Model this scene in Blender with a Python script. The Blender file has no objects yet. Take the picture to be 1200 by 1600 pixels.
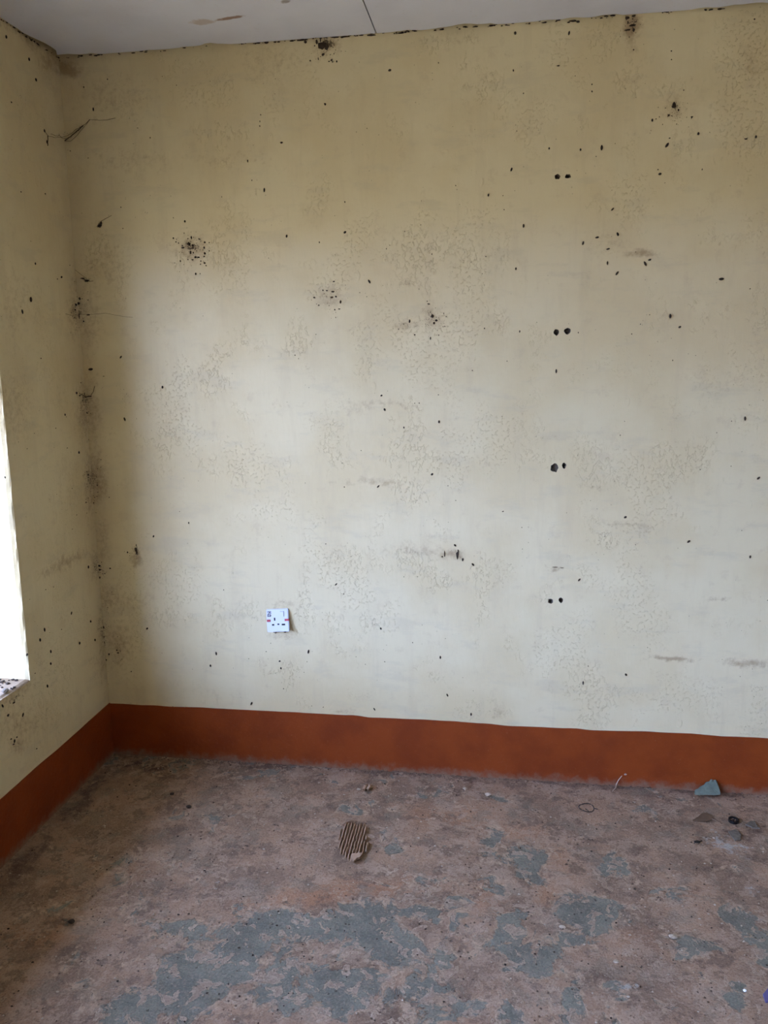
import bpy, bmesh, math, random
import numpy as np
from mathutils import Vector, Matrix, geometry

# ------------------------------------------------------------------ camera
sc = bpy.context.scene
YAW, PITCH, ROLL = 0.1499, -0.1923, 0.0137
CAM = np.array([1.5315, -2.7543, 1.5526]); F = 1233.6
def rot(y, p, r):
    cy, sy, cp, sp, cr, sr = math.cos(y), math.sin(y), math.cos(p), math.sin(p), math.cos(r), math.sin(r)
    return (np.array([[cy, -sy, 0], [sy, cy, 0], [0, 0, 1]]) @ np.array([[1, 0, 0], [0, cp, -sp], [0, sp, cp]])
            @ np.array([[cr, 0, sr], [0, 1, 0], [-sr, 0, cr]]))
RM = rot(YAW, PITCH, ROLL)
cam = bpy.data.cameras.new('camera'); camo = bpy.data.objects.new('camera', cam)
sc.collection.objects.link(camo)
m = Matrix.Identity(4)
for i in range(3):
    m[i][0] = RM[i, 0]; m[i][1] = RM[i, 2]; m[i][2] = -RM[i, 1]; m[i][3] = CAM[i]
camo.matrix_world = m
cam.sensor_fit = 'VERTICAL'; cam.sensor_height = 36.0; cam.lens = F / 1600 * 36; cam.clip_start = .02
sc.camera = camo

# ------------------------------------------------------------------ light: an even overcast sky, entering by the window and a second, added one out of view
world = bpy.data.worlds.new('overcast_sky'); sc.world = world; world.use_nodes = True
bg = world.node_tree.nodes['Background']
bg.inputs[0].default_value = (0.412, 0.552, 1.0, 1); bg.inputs[1].default_value = 1.0
sc.view_settings.view_transform = 'Standard'; sc.view_settings.look = 'None'
sc.view_settings.gamma = 1.0; sc.view_settings.use_curve_mapping = False
sc.view_settings.exposure = 4.95
sc.cycles.diffuse_bounces = 7; sc.cycles.max_bounces = 10; sc.cycles.transparent_max_bounces = 16

# the size of the room, in metres; back wall is y = 0, left wall x = 0, floor z = 0
H = 2.5766; HS = 0.2155; XR = 4.6; YF = -6.2; TW = 0.21
WIN = [(-0.495, -1.235), (-2.05, -4.53)]; ZS = 0.521; ZT = 1.96  # second opening is out of view, added and sized to light the back wall

def proj(P):
    P = np.atleast_2d(np.asarray(P, float)); v = (P - CAM) @ RM
    return np.stack([600 + F * v[:, 0] / v[:, 1], 800 - F * v[:, 2] / v[:, 1]], 1)
def hit(u, v, ax, val):
    d = RM @ np.array([(u - 600) / F, 1, -(v - 800) / F]); t = (val - CAM[ax]) / d[ax]
    return CAM + t * d
def on_back(u, v): return hit(u, v, 1, 0.0)
def on_left(u, v): return hit(u, v, 0, 0.003)
def on_floor(u, v, z=0.0): return hit(u, v, 2, z)
def lean(z): return -0.006 + 0.018 * (z / H)              # the left wall is a little out of plumb

rnd = random.Random(7); rng = np.random.default_rng(7)
COL = sc.collection

# ------------------------------------------------------------------ helpers
def link(name, mesh, mats=(), parent=None, label=None, cat=None, group=None, kind=None):
    o = bpy.data.objects.new(name, mesh); COL.objects.link(o)
    if mesh is not None:
        for x in (mats if isinstance(mats, (list, tuple)) else [mats]):
            if x.name not in [q.name for q in mesh.materials if q]: mesh.materials.append(x)
    if parent is not None: o.parent = parent
    tag(o, label, cat, group, kind); return o
def tag(o, label=None, cat=None, group=None, kind=None):
    for k, v in (('label', label), ('category', cat), ('group', group), ('kind', kind)):
        if v: o[k] = v
    return o
def mesh_np(name, verts, faces, smooth=False, mat_idx=None, attrs=None):
    me = bpy.data.meshes.new(name)
    me.from_pydata([tuple(map(float, v)) for v in verts], [], [tuple(map(int, f)) for f in faces])
    if smooth: me.polygons.foreach_set('use_smooth', [True] * len(me.polygons))
    if mat_idx is not None: me.polygons.foreach_set('material_index', np.asarray(mat_idx, dtype=np.int32))
    for k, a in (attrs or {}).items():
        at = me.attributes.new(k, 'FLOAT', 'POINT'); at.data.foreach_set('value', np.asarray(a, dtype=np.float32))
    me.update(); return me
class MB:
    """collects pieces of one part"""
    def __init__(s): s.v = []; s.f = []
    def add(s, v, f):
        n = len(s.v); s.v += [tuple(map(float, p)) for p in v]; s.f += [tuple(i + n for i in q) for q in f]
    def box(s, lo, hi, M=None):
        (a, b, c), (d, e, g) = lo, hi
        v = [Vector(p) for p in ((a,b,c),(d,b,c),(d,e,c),(a,e,c),(a,b,g),(d,b,g),(d,e,g),(a,e,g))]
        if M is not None: v = [M @ p for p in v]
        s.add(v, [(3,2,1,0),(4,5,6,7),(0,1,5,4),(1,2,6,5),(2,3,7,6),(3,0,4,7)])
    def blob(s, c, ax, ay, az, X=(1,0,0), Y=(0,1,0), Z=(0,0,1), jit=.25, r=rnd):
        """small uneven crumb: a jittered 14-point lump with half-axes ax, ay, az"""
        c = np.asarray(c, float); X, Y, Z = (np.asarray(q, float) for q in (X, Y, Z))
        ring = 6; v = []
        for k, (h, q) in enumerate(((-.55, .8), (.05, 1.0), (.62, .68))):
            for i in range(ring):
                a = 2 * math.pi * (i + .5 * k) / ring; j = 1 + r.uniform(-jit, jit)
                v.append(c + X * ax * q * j * math.cos(a) + Y * ay * q * j * math.sin(a) + Z * az * (h + r.uniform(-jit, jit) * .3))
        v.append(c + Z * az * (.95 + r.uniform(-.1, .1))); v.append(c - Z * az * .8)
        f = []
        for k in range(2):
            for i in range(ring):
                j = (i + 1) % ring
                f.append((k*ring+i, k*ring+j, (k+1)*ring+j, (k+1)*ring+i))
        f += [(2*ring+i, 2*ring+(i+1) % ring, 3*ring) for i in range(ring)]
        f += [((i+1) % ring, i, 3*ring+1) for i in range(ring)]
        s.add(v, f)
    def tube(s, pts, rad, n=5):
        pts = [Vector(p) for p in pts]; v = []; f = []
        for i, p in enumerate(pts):
            d = (pts[min(i+1, len(pts)-1)] - pts[max(i-1, 0)]).normalized()
            a = d.orthogonal().normalized(); b = d.cross(a); r = rad[i] if isinstance(rad, (list, tuple)) else rad
            v += [p + a * r * math.cos(2*math.pi*k/n) + b * r * math.sin(2*math.pi*k/n) for k in range(n)]
        for i in range(len(pts)-1):
            f += [(i*n+k, i*n+(k+1) % n, (i+1)*n+(k+1) % n, (i+1)*n+k) for k in range(n)]
        f += [tuple(range(n))[::-1], tuple((len(pts)-1)*n+k for k in range(n))]
        s.add(v, f)
    def prism(s, poly, n, h):
        """extrude a 3-D polygon along n by h"""
        k = len(poly); n = np.asarray(n, float)
        s.add([np.asarray(p) for p in poly] + [np.asarray(p) + n * h for p in poly],
              [tuple(range(k))[::-1], tuple(range(k, 2*k))] + [(i, (i+1) % k, k+(i+1) % k, k+i) for i in range(k)])
    def build(s, name, mat, parent=None, smooth=False, **kw):
        return link(name, mesh_np(name, s.v, s.f, smooth), mat, parent, **kw)

# value noise in numpy for masks and uneven edges
def vnoise(p, seed=0):
    p = np.asarray(p, float); i = np.floor(p).astype(int); f = p - i; f = f * f * (3 - 2 * f)
    def h(a, b):
        n = (a * 374761393 + b * 668265263 + seed * 1442695041) & 0x7fffffff
        n = ((n ^ (n >> 13)) * 1274126177) & 0x7fffffff
        return ((n ^ (n >> 16)) & 0xffff) / 65535.0
    x, y = i[..., 0], i[..., 1]
    a = h(x, y) * (1 - f[..., 0]) + h(x + 1, y) * f[..., 0]; b = h(x, y + 1) * (1 - f[..., 0]) + h(x + 1, y + 1) * f[..., 0]
    return a * (1 - f[..., 1]) + b * f[..., 1]
def fbm(p, seed=0, o=4):
    p = np.asarray(p, float)
    return sum(vnoise(p * 2 ** k, seed + k) / 2 ** k for k in range(o)) / sum(1 / 2 ** k for k in range(o))

# ------------------------------------------------------------------ materials
class NM:
    def __init__(s, name):
        s.m = bpy.data.materials.new(name); s.m.use_nodes = True; s.t = s.m.node_tree
        s.p = s.t.nodes['Principled BSDF']; s.tc = s.t.nodes.new('ShaderNodeTexCoord').outputs['Object']
    def n(s, typ, **kw):
        x = s.t.nodes.new(typ)
        for k, v in kw.items(): setattr(x, k, v)
        return x
    def set(s, sock, v):
        if isinstance(v, bpy.types.NodeSocket): s.t.links.new(v, sock)
        elif isinstance(v, (tuple, list)) and sock.type == 'RGBA': sock.default_value = (*v[:3], 1)
        else: sock.default_value = v
    def mapping(s, scale, loc=(0,0,0)):
        x = s.n('ShaderNodeMapping'); s.set(x.inputs['Vector'], s.tc); x.inputs['Scale'].default_value = scale; x.inputs['Location'].default_value = loc
        return x.outputs[0]
    def noise(s, scale, detail=4, rough=.55, vec=None, dist=0):
        x = s.n('ShaderNodeTexNoise'); s.set(x.inputs['Vector'], vec if vec is not None else s.tc)
        x.inputs['Scale'].default_value = scale; x.inputs['Detail'].default_value = detail
        x.inputs['Roughness'].default_value = rough; x.inputs['Distortion'].default_value = dist
        return x.outputs['Fac']
    def voro(s, scale, feature='F1', vec=None):
        x = s.n('ShaderNodeTexVoronoi', feature=feature); s.set(x.inputs['Vector'], vec if vec is not None else s.tc); x.inputs['Scale'].default_value = scale
        return x.outputs['Distance']
    def math(s, op, a, b=0.0, c=None):
        x = s.n('ShaderNodeMath', operation=op); s.set(x.inputs[0], a); s.set(x.inputs[1], b)
        if c is not None: s.set(x.inputs[2], c)
        return x.outputs[0]
    def step(s, v, lo, hi):
        x = s.n('ShaderNodeMapRange', interpolation_type='SMOOTHSTEP'); s.set(x.inputs[0], v)
        x.inputs[1].default_value = lo; x.inputs[2].default_value = hi
        return x.outputs[0]
    def mix(s, fac, a, b, mode='MIX'):
        x = s.n('ShaderNodeMix', data_type='RGBA', blend_type=mode); s.set(x.inputs[0], fac); s.set(x.inputs[6], a); s.set(x.inputs[7], b)
        return x.outputs[2]
    def attr(s, name): return s.n('ShaderNodeAttribute', attribute_name=name).outputs['Fac']
    def bump(s, h, strength, dist, nrm=None):
        x = s.n('ShaderNodeBump'); x.inputs['Strength'].default_value = strength; x.inputs['Distance'].default_value = dist
        s.set(x.inputs['Height'], h)
        if nrm is not None: s.set(x.inputs['Normal'], nrm)
        return x.outputs[0]
    def ellipse(s, c, a, b, ra, rb):
        """1 inside, 0 outside an ellipse about the point c with unit axes a, b"""
        def dot(ax, r):
            x = s.n('ShaderNodeVectorMath', operation='SUBTRACT'); s.set(x.inputs[0], s.tc); x.inputs[1].default_value = c
            y = s.n('ShaderNodeVectorMath', operation='DOT_PRODUCT'); s.set(y.inputs[0], x.outputs[0]); y.inputs[1].default_value = ax
            return s.math('POWER', s.math('DIVIDE', y.outputs['Value'], r), 2.0)
        return s.math('SUBTRACT', 1.0, s.math('ADD', dot(a, ra), dot(b, rb)))
    def out(s, color, rough=.6, normal=None, spec=.3):
        s.set(s.p.inputs['Base Color'], color); s.set(s.p.inputs['Roughness'], rough); s.p.inputs['Specular IOR Level'].default_value = spec
        if normal is not None: s.set(s.p.inputs['Normal'], normal)
        return s.m

def simple(name, col, rough=.6, var=.25, scale=60, bump=0.0, spec=.3):
    k = NM(name); c2 = tuple(x * (1 - var) for x in col)
    c = k.mix(k.noise(scale, 4), col, c2); nrm = k.bump(k.noise(scale * 2, 4), .6, bump) if bump else None
    return k.out(c, rough, nrm, spec)

def wall_material():
    k = NM('cream_wall_paint')
    c = k.mix(k.step(k.noise(2.3, 5, .6), .40, .62), (.67, .582, .36), (.62, .52, .305))
    sm = k.mapping((3.0, 3.0, 9.0))
    c = k.mix(k.math('MULTIPLY', k.step(k.noise(1.6, 6, .65, sm), .52, .66), .30), c, (.50, .44, .30))
    vs = k.mapping((7.0, 7.0, 1.1))
    c = k.mix(k.math('MULTIPLY', k.step(k.noise(2.2, 5, .6, vs), .52, .68), .22), c, (.52, .43, .27))
    c = k.mix(k.math('MULTIPLY', k.step(k.noise(13, 6, .7), .55, .68), .28), c, (.50, .40, .25))
    # grime with shapes of its own
    g = k.math('ADD', k.attr('stain'), k.math('MULTIPLY', k.math('SUBTRACT', k.noise(48, 6, .72), .5), 1.5))
    c = k.mix(k.math('MULTIPLY', k.math('MULTIPLY', k.step(g, .08, .80), .8), k.step(k.attr('stain'), .0, .12)), c, (.34, .24, .135))
    d = k.math('ADD', k.attr('mould'), k.math('MULTIPLY', k.math('SUBTRACT', k.noise(170, 4, .7), .5), 2.6))
    c = k.mix(k.math('MULTIPLY', k.math('MULTIPLY', k.step(d, .48, .72), .88), k.step(k.attr('mould'), .02, .15)), c, (.055, .038, .024))
    # fine fly specks
    sp = k.math('MULTIPLY', k.step(k.voro(38), .09, .05), k.step(k.noise(6, 2), .52, .58))
    c = k.mix(k.math('MULTIPLY', sp, .5), c, (.20, .15, .09))
    # brushed, flaked and lumpy plaster under the paint
    brush = k.noise(80, 4, .6, k.mapping((1.0, 1.0, .25)))
    patch = k.step(k.noise(4.5, 4, .6), .52, .64)
    fl = k.math('MULTIPLY', k.step(k.noise(46, 6, .68, k.mapping((1.35, 1.35, .8))), .525, .555), patch)
    pm = k.step(k.noise(3.1, 3, .6, k.mapping((1,1,1), (3, 1, 7))), .53, .62)
    fl2 = k.math('MULTIPLY', k.step(k.noise(95, 4, .65), .57, .61), pm)
    lone = k.math('MULTIPLY', k.step(k.voro(13, vec=k.mapping((1, 1, .6))), .16, .11), k.step(k.noise(9, 3), .50, .56))
    h = k.math('ADD', k.math('MULTIPLY', brush, .35), k.math('ADD', k.math('MULTIPLY', fl, .5), k.math('ADD', k.math('MULTIPLY', fl2, .5), k.math('MULTIPLY', lone, .4))))
    nrm = k.bump(h, .9, .0020)
    nrm = k.bump(k.noise(4, 3), .4, .008, nrm)
    return k.out(c, .5, nrm, .2)

def skirt_material():
    k = NM('red_oxide_gloss_paint')
    c = k.mix(k.step(k.noise(7, 4), .35, .7), (.235, .046, .008), (.185, .034, .007))
    c = k.mix(k.math('MULTIPLY', k.step(k.noise(90, 4, .7), .66, .74), .35), c, (.36, .17, .09))
    z = k.n('ShaderNodeSeparateXYZ'); k.set(z.inputs[0], k.tc)
    dirt = k.math('ADD', k.math('MULTIPLY', z.outputs[2], -22.0), k.math('MULTIPLY', k.math('SUBTRACT', k.noise(26, 6, .7), .5), 2.2))
    c = k.mix(k.math('MULTIPLY', k.step(dirt, -.75, .25), .85), c, (.23, .15, .10))
    nrm = k.bump(k.math('ADD', k.noise(60, 4), k.math('MULTIPLY', k.step(k.noise(110, 3, .6), .62, .7), .6)), .45, .004)
    return k.out(c, .5, nrm, .2)

def floor_material():
    k = NM('dusty_cement_floor')
    L = lambda a, b, c=0: k.mapping((1, 1, 1), (a, b, c))
    dust = k.mix(k.step(k.noise(5, 7, .68), .41, .60), (.385, .245, .15), (.25, .162, .102))
    dust = k.mix(k.math('MULTIPLY', k.attr('warm'), .8), dust, (.41, .19, .085))
    dust = k.mix(k.math('MULTIPLY', k.step(k.noise(10, 9, .72, L(3, 9)), .51, .55), .6), dust, (.435, .305, .205))       # paler crust
    dust = k.mix(k.math('MULTIPLY', k.step(k.noise(12, 9, .72, L(7, 1)), .52, .59), .62), dust, (.13, .082, .053))    # darker, trodden
    dust = k.mix(k.math('MULTIPLY', k.step(k.noise(9, 6, .7, L(2, 5)), .52, .60), .45), dust, (.22, .185, .13))       # thin grey film
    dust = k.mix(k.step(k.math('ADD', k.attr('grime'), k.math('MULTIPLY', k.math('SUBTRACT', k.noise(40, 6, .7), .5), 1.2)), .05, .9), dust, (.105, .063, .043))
    cem = k.mix(k.step(k.noise(11, 7, .7), .42, .58), (.20, .205, .15), (.135, .142, .106))
    cem = k.mix(k.math('MULTIPLY', k.step(k.noise(55, 6, .72), .50, .60), .5), cem, (.24, .205, .155))
    f = k.math('ADD', k.attr('cement'), k.math('MULTIPLY', k.math('SUBTRACT', k.noise(9.5, 10, .68, dist=.6), .5), 3.0))
    mask = k.step(f, .46, .54); film = k.math('MULTIPLY', k.step(f, .25, 1.0), .45)
    rim = k.math('MULTIPLY', k.step(f, .26, .44), k.step(f, .60, .50))
    c = k.mix(film, dust, cem)
    c = k.mix(k.math('MULTIPLY', mask, .85), c, cem)
    c = k.mix(k.math('MULTIPLY', k.math('MULTIPLY', rim, k.step(k.noise(26, 5, .7),   .46, .56)), .85), c, (.54, .38, .245))
    # pale scabs of old mortar, mostly on the bare cement
    sn = k.noise(23, 8, .64, L(5, 2), .5); scab = k.math('MULTIPLY', k.step(sn, .555, .575), k.step(k.math('ADD', k.attr('cement'), k.noise(4, 3)), .55, .9))
    c = k.mix(k.math('MULTIPLY', scab, .75), c, (.40, .275, .185)); c = k.mix(k.math('MULTIPLY', k.math('MULTIPLY', scab, k.step(sn, .61, .58)), .7), c, (.58, .44, .30))
    c = k.mix(k.math('MULTIPLY', k.step(k.math('ADD', k.attr('white'), k.math('MULTIPLY', k.math('SUBTRACT', k.noise(50, 7, .75), .5), 3.2)), .50, .85), .75), c, (.44, .42, .36))
    grain = k.noise(190, 5, .75)
    c = k.mix(k.math('MULTIPLY', k.step(grain, .52, .66), .45), c, (.46, .35, .26)); c = k.mix(k.math('MULTIPLY', k.step(grain, .48, .36), .5), c, (.09, .058, .042))
    pit = k.math('MULTIPLY', k.step(k.voro(48), .17, .09), k.step(k.noise(12, 4), .50, .57))
    c = k.mix(k.math('MULTIPLY', pit, .75), c, (.055, .038, .028))
    h = k.math('ADD', k.math('MULTIPLY', mask, -.8), k.math('ADD', k.math('MULTIPLY', scab, .8), k.math('MULTIPLY', k.noise(90, 8, .75), 1.6)))
    nrm = k.bump(k.math('SUBTRACT', h, pit), 1.0, .0045)
    rough = k.math('ADD', .85, k.math('MULTIPLY', mask, -.30))
    return k.out(c, rough, nrm, .3)

def ceiling_material():
    k = NM('white_ceiling_board')
    c = k.mix(k.step(k.noise(3, 4), .35, .7), (.70, .725, .80), (.63, .65, .72))
    c = k.mix(k.math('MULTIPLY', k.step(k.noise(70, 4, .7), .62, .74), .3), c, (.45, .40, .34))
    def smear(c, p, q, wd, col, amt):
        a, b = hit(*p, 2, H), hit(*q, 2, H); ctr = (a + b) / 2; d = b - a; L = np.linalg.norm(d); d /= L
        e = k.ellipse(tuple(ctr), tuple(d), (-d[1], d[0], 0), L / 2, wd)
        e = k.math('ADD', e, k.math('MULTIPLY', k.math('SUBTRACT', k.noise(40, 5, .7), .5), 1.6))
        return k.mix(k.math('MULTIPLY', k.step(e, .2, .8), amt), c, col)
    c = smear(c, (330, 33), (392, 23), .013, (.25, .14, .08), .85)
    c = smear(c, (292, 36), (340, 33), .028, (.42, .28, .18), .5)
    c = smear(c, (440, 0), (452, 5), .02, (.2, .16, .12), .7)
    nrm = k.bump(k.noise(160, 3), .25, .001)
    return k.out(c, .8, nrm, .2)

M_WALL = wall_material(); M_SKIRT = skirt_material(); M_FLOOR = floor_material(); M_CEIL = ceiling_material()
M_SILL = simple('dusty_cement_sill', (.34, .25, .16), .85, .5, 30, .004)
M_PLASTER = simple('bare_render', (.20, .17, .13), .9, .6, 70, .004)
M_OUTER = simple('outside_render', (.5, .45, .36), .9, .2, 6)
M_EARTH = simple('red_earth', (.46, .32, .15), .95, .3, 2)
M_ROOF = simple('roof_sheet', (.22, .2, .19), .6, .2, 4)
M_MUD = simple('dark_mud', (.055, .036, .022), .9, .5, 120, .002)
M_CASE = simple('insect_case_silk', (.042, .030, .020), .85, .5, 200)
M_CRUMB = simple('floor_dirt', (.26, .17, .12), .95, .6, 90, .003)
M_PALE = simple('pale_mortar', (.55, .45, .33), .9, .35, 80, .003)
M_WHITE = simple('white_socket_plastic', (.58, .61, .68), .3, .04, 30, 0, .5)
M_GREYP = simple('grey_back_box', (.34, .33, .31), .5, .25, 40)
M_SLOT = simple('black_slot', (.012, .012, .013), .5, .1)
M_RED = simple('red_plastic', (.42, .02, .03), .35, .2, 30, 0, .5)
M_STEEL = simple('painted_steel_frame', (.25, .24, .22), .5, .2, 20)
M_TEAL = simple('teal_plaster', (.18, .225, .175), .9, .65, 45, .004)
M_LEAF = simple('dry_leaf', (.15, .095, .055), .8, .4, 50, .002)
M_BLACK = simple('black_rubber', (.012, .011, .010), .5, .3)
M_FIBRE = simple('pale_fibre', (.50, .40, .30), .8, .3)
M_WEB = simple('dusty_web', (.10, .075, .045), .95, .4)
M_BLUE = simple('violet_scrap', (.12, .10, .24), .6, .3, 40)
M_FOOT = simple('dried_mud', (.42, .28, .18), .95, .3, 70, .004)
# ------------------------------------------------------------------ masks: where stains and mould lie (photo pixels -> the surface)
def ell(P, c, rx, ry, ang=0, soft=1.0):
    a = math.radians(ang); d = P - np.array(c); x = (d[:, 0] * math.cos(a) + d[:, 1] * math.sin(a)) / rx; y = (-d[:, 0] * math.sin(a) + d[:, 1] * math.cos(a)) / ry
    return np.clip(1.35 - np.sqrt(x * x + y * y) * soft, 0, 1)
WALL_STAIN = [(600, 633, 80, 5, 0, .35), (455, 632, 40, 4, 0, .2), (590, 753, 75, 6, 0, .4), (655, 861, 55, 12, 3, .35), (705, 865, 25, 12, 0, .6),
    (985, 821, 50, 5, 2, .4), (1003, 396, 30, 7, 0, .75), (1052, 1030, 42, 3.5, 2, .85), (1165, 1034, 45, 7, 3, .6), (870, 886, 14, 3, 0, .6),
    (985, 40, 16, 24, 0, .85), (985, 70, 10, 30, 0, .4), (1053, 170, 22, 26, 0, .4), (508, 72, 26, 22, 0, .5), (300, 388, 26, 24, 0, .5), (517, 465, 24, 24, 0, .35),
    (676, 497, 18, 24, 0, .45), (635, 508, 26, 10, 0, .4), (632, 446, 12, 5, 0, .5), (105, 108, 22, 14, 0, .8), (208, 872, 10, 14, 0, .7), (200, 250, 90, 25, 0, .2),
    (135, 500, 26, 60, 0, .35), (140, 640, 18, 60, 0, .45), (150, 750, 22, 50, 0, .5), (160, 850, 16, 45, 0, .35), (175, 935, 24, 28, 0, .35), (185, 1010, 22, 40, 0, .45), (210, 940, 30, 16, 0, .25),
    (170, 410, 40, 50, 0, .25), (950, 380, 40, 30, 0, .2), (1185, 110, 24, 18, 0, .35), (1180, 85, 30, 30, 0, .3), (990, 125, 18, 10, 0, .35), (760, 118, 14, 16, 0, .25), (420, 100, 60, 35, 0, .25),
    (720, 60, 30, 12, 0, .25), (180, 150, 70, 40, 0, .25), (930, 763, 30, 8, 0, .25), (690, 840, 40, 10, 0, .2), (1150, 600, 90, 20, 0, .15), (440, 945, 30, 10, 0, .3), (440, 992, 25, 8, 0, .35),
    (1120, 936, 22, 3, 0, .5), (700, 580, 60, 8, 0, .15), (350, 250, 80, 15, 0, .2), (560, 640, 30, 10, 0, .25), (540, 1110, 26, 4, 0, .45), (780, 1112, 10, 14, 0, .35)]
LEFT_STAIN = [(105, 878, 40, 9, -28, .5), (80, 893, 26, 8, -10, .4), (150, 880, 14, 30, 0, .35), (25, 1130, 40, 30, 0, .35), (28, 1165, 14, 16, 0, .45), (145, 1030, 12, 12, 0, .3),
    (15, 640, 40, 60, 0, .3), (50, 60, 60, 14, 28, .5), (85, 95, 30, 24, 0, .5), (120, 480, 16, 60, 0, .4), (130, 640, 14, 60, 0, .4), (142, 760, 12, 60, 0, .45), (20, 1085, 40, 10, -30, .5), (20, 480, 30, 60, 0, .2), (160, 1000, 10, 80, 0, .35)]
WALL_MOULD = [(508, 70, 15, 10, 10, .8), (299, 384, 12, 7, 10, .75), (300, 388, 24, 22, 0, .25), (517, 466, 16, 22, 0, .22), (676, 495, 9, 12, 0, .5), (122, 488, 6, 12, 0, .8), (133, 628, 10, 14, 0, .6), (143, 745, 12, 22, 0, .5),
    (208, 862, 7, 10, 0, .6), (985, 34, 12, 9, 0, .55), (1053, 166, 6, 8, 0, .8), (1053, 172, 22, 18, 0, .22), (155, 893, 10, 20, 0, .5), (163, 990, 8, 30, 0, .45), (184, 1018, 10, 9, 0, .4), (165, 1060, 6, 34, 0, .4), (176, 925, 9, 10, 0, .35),
    (135, 437, 12, 5, 0, .6), (155, 352, 8, 6, -40, .6), (132, 480, 10, 26, 0, .35), (145, 785, 12, 20, 0, .35), (95, 95, 8, 7, 0, .5), (115, 205, 24, 5, -30, .4), (1166, 217, 8, 4, 20, .4), (668, 508, 12, 14, 0, .3), (714, 866, 5, 9, 0, .5)]
LEFT_MOULD = [(118, 488, 8, 22, 0, .55), (130, 622, 9, 18, 0, .6), (140, 745, 10, 24, 0, .5), (152, 886, 7, 20, 0, .5), (160, 985, 6, 40, 0, .45), (24, 1092, 22, 7, -30, .5), (66, 75, 26, 4, 30, .5), (26, 1160, 8, 8, 0, .35), (142, 1030, 6, 6, 0, .3), (18, 1095, 9, 9, 0, .4), (100, 212, 20, 5, 0, .35)]
def field(P, lst):
    out = np.zeros(len(P))
    for (x, y, rx, ry, a, w) in lst: out = np.maximum(out, ell(P, (x, y), rx, ry, a) * w)
    return out

def axis(a, b, fine, split, coarse):
    """coordinates from a to b: fine up to split, coarse after"""
    n1 = max(1, round(abs(split - a) / fine)); n2 = max(1, round(abs(b - split) / coarse)) if abs(b - split) > 1e-6 else 0
    r = list(np.linspace(a, split, n1 + 1))
    if n2: r += list(np.linspace(split, b, n2 + 1))[1:]
    return r

# ------------------------------------------------------------------ back wall, with real screw holes
HOLES = [[(871, 276, 4.2, 3.6), (887.5, 275.5, 3.8, 2.8)], [(869.5, 519, 4.0, 4.6), (886.5, 517.5, 4.4, 4.6)],
         [(866, 731, 5.6, 6.4), (881.5, 727.5, 2.8, 4.4)], [(860, 939, 3.6, 4.2), (876.5, 938, 3.4, 4.0)]]
ZTOP = H + .12
xs = np.array(axis(0, XR, .010, 2.5, .1)); zs = np.array(axis(0, ZTOP, .010, ZTOP, 1))
nx, nz = len(xs), len(zs)
XX, ZZ = np.meshgrid(xs, zs); V = np.stack([XX.ravel(), np.zeros(nx * nz), ZZ.ravel()], 1)
V[:, 0] = np.where(V[:, 0] == 0, lean(V[:, 2]) - .004, V[:, 0])
dead = set(); extra_v = []; extra_f = []; cups = []
for pair in HOLES:
    polys = []
    for (u, v, ru, rv) in pair:
        n = 12; c = on_back(u, v); P = []
        for i in range(n):
            a = -2 * math.pi * i / n; j = rnd.uniform(.82, 1.16)
            P.append((c[0] + ru * .0024 * j * math.cos(a), 0.0, c[2] + rv * .0024 * j * math.sin(a)))
        polys.append(P)
    al = [p for P in polys for p in P]
    x0, x1 = min(p[0] for p in al) - .004, max(p[0] for p in al) + .004; z0, z1 = min(p[2] for p in al) - .004, max(p[2] for p in al) + .004
    i0 = int(np.searchsorted(xs, x0) - 1); i1 = int(np.searchsorted(xs, x1)); k0 = int(np.searchsorted(zs, z0) - 1); k1 = int(np.searchsorted(zs, z1))
    for k in range(k0, k1):
        for i in range(i0, i1): dead.add((k, i))
    per = [k0 * nx + i for i in range(i0, i1)] + [k * nx + i1 for k in range(k0, k1)] + [k1 * nx + i for i in range(i1, i0, -1)] + [k * nx + i0 for k in range(k1, k0, -1)]
    ids = list(per); loops = [[Vector(V[q]) for q in per]]
    for P in polys:
        s = len(V) + len(extra_v); extra_v += P; ids += [s + q for q in range(len(P))]; loops.append([Vector(p) for p in P]); cups.append(P)
    flat = [Vector((p.x, p.z)) for L in loops for p in L]; ed = []; st = 0
    for L in loops:
        ed += [(st + q, st + (q + 1) % len(L)) for q in range(len(L))]; st += len(L)
    dv, de, df, ov, oe, of = geometry.delaunay_2d_cdt(flat, ed, [], 1, 1e-7)
    def within(p, P):
        r = False
        for q in range(len(P)):
            a, c = P[q], P[(q + 1) % len(P)]
            if (a[2] > p[1]) != (c[2] > p[1]) and p[0] < (c[0] - a[0]) * (p[1] - a[2]) / (c[2] - a[2]) + a[0]: r = not r
        return r
    for t in df:
        g = sum((dv[q] for q in t), Vector((0, 0))) / len(t)
        if any(within(g, P) for P in polys): continue
        a, b_, c = (dv[q] for q in t[:3]); idx = [ids[ov[q][0]] for q in t]
        extra_f.append(tuple(idx if (b_ - a).cross(c - a) > 0 else idx[::-1]))
faces = [(k * nx + i, k * nx + i + 1, (k + 1) * nx + i + 1, (k + 1) * nx + i) for k in range(nz - 1) for i in range(nx - 1) if (k, i) not in dead] + extra_f
V = np.vstack([V, np.array(extra_v)])
pp = proj(V); nb = (vnoise(V[:, [0, 2]] * 3, 11) - .5) * 10
WP = pp + np.stack([(fbm(V[:, [0, 2]] * 25, 5) - .5) * 22, (fbm(V[:, [0, 2]] * 25, 9) - .5) * 16], 1)
V[:, 1] += np.where((V[:, 1] == 0) & (np.arange(len(V)) < nx * nz), 0, 0)
wall_back = link('wall_back', mesh_np('wall_back', V, faces, True, attrs={'stain': field(WP, WALL_STAIN), 'mould': field(WP, WALL_MOULD)}), M_WALL, kind='structure')
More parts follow.
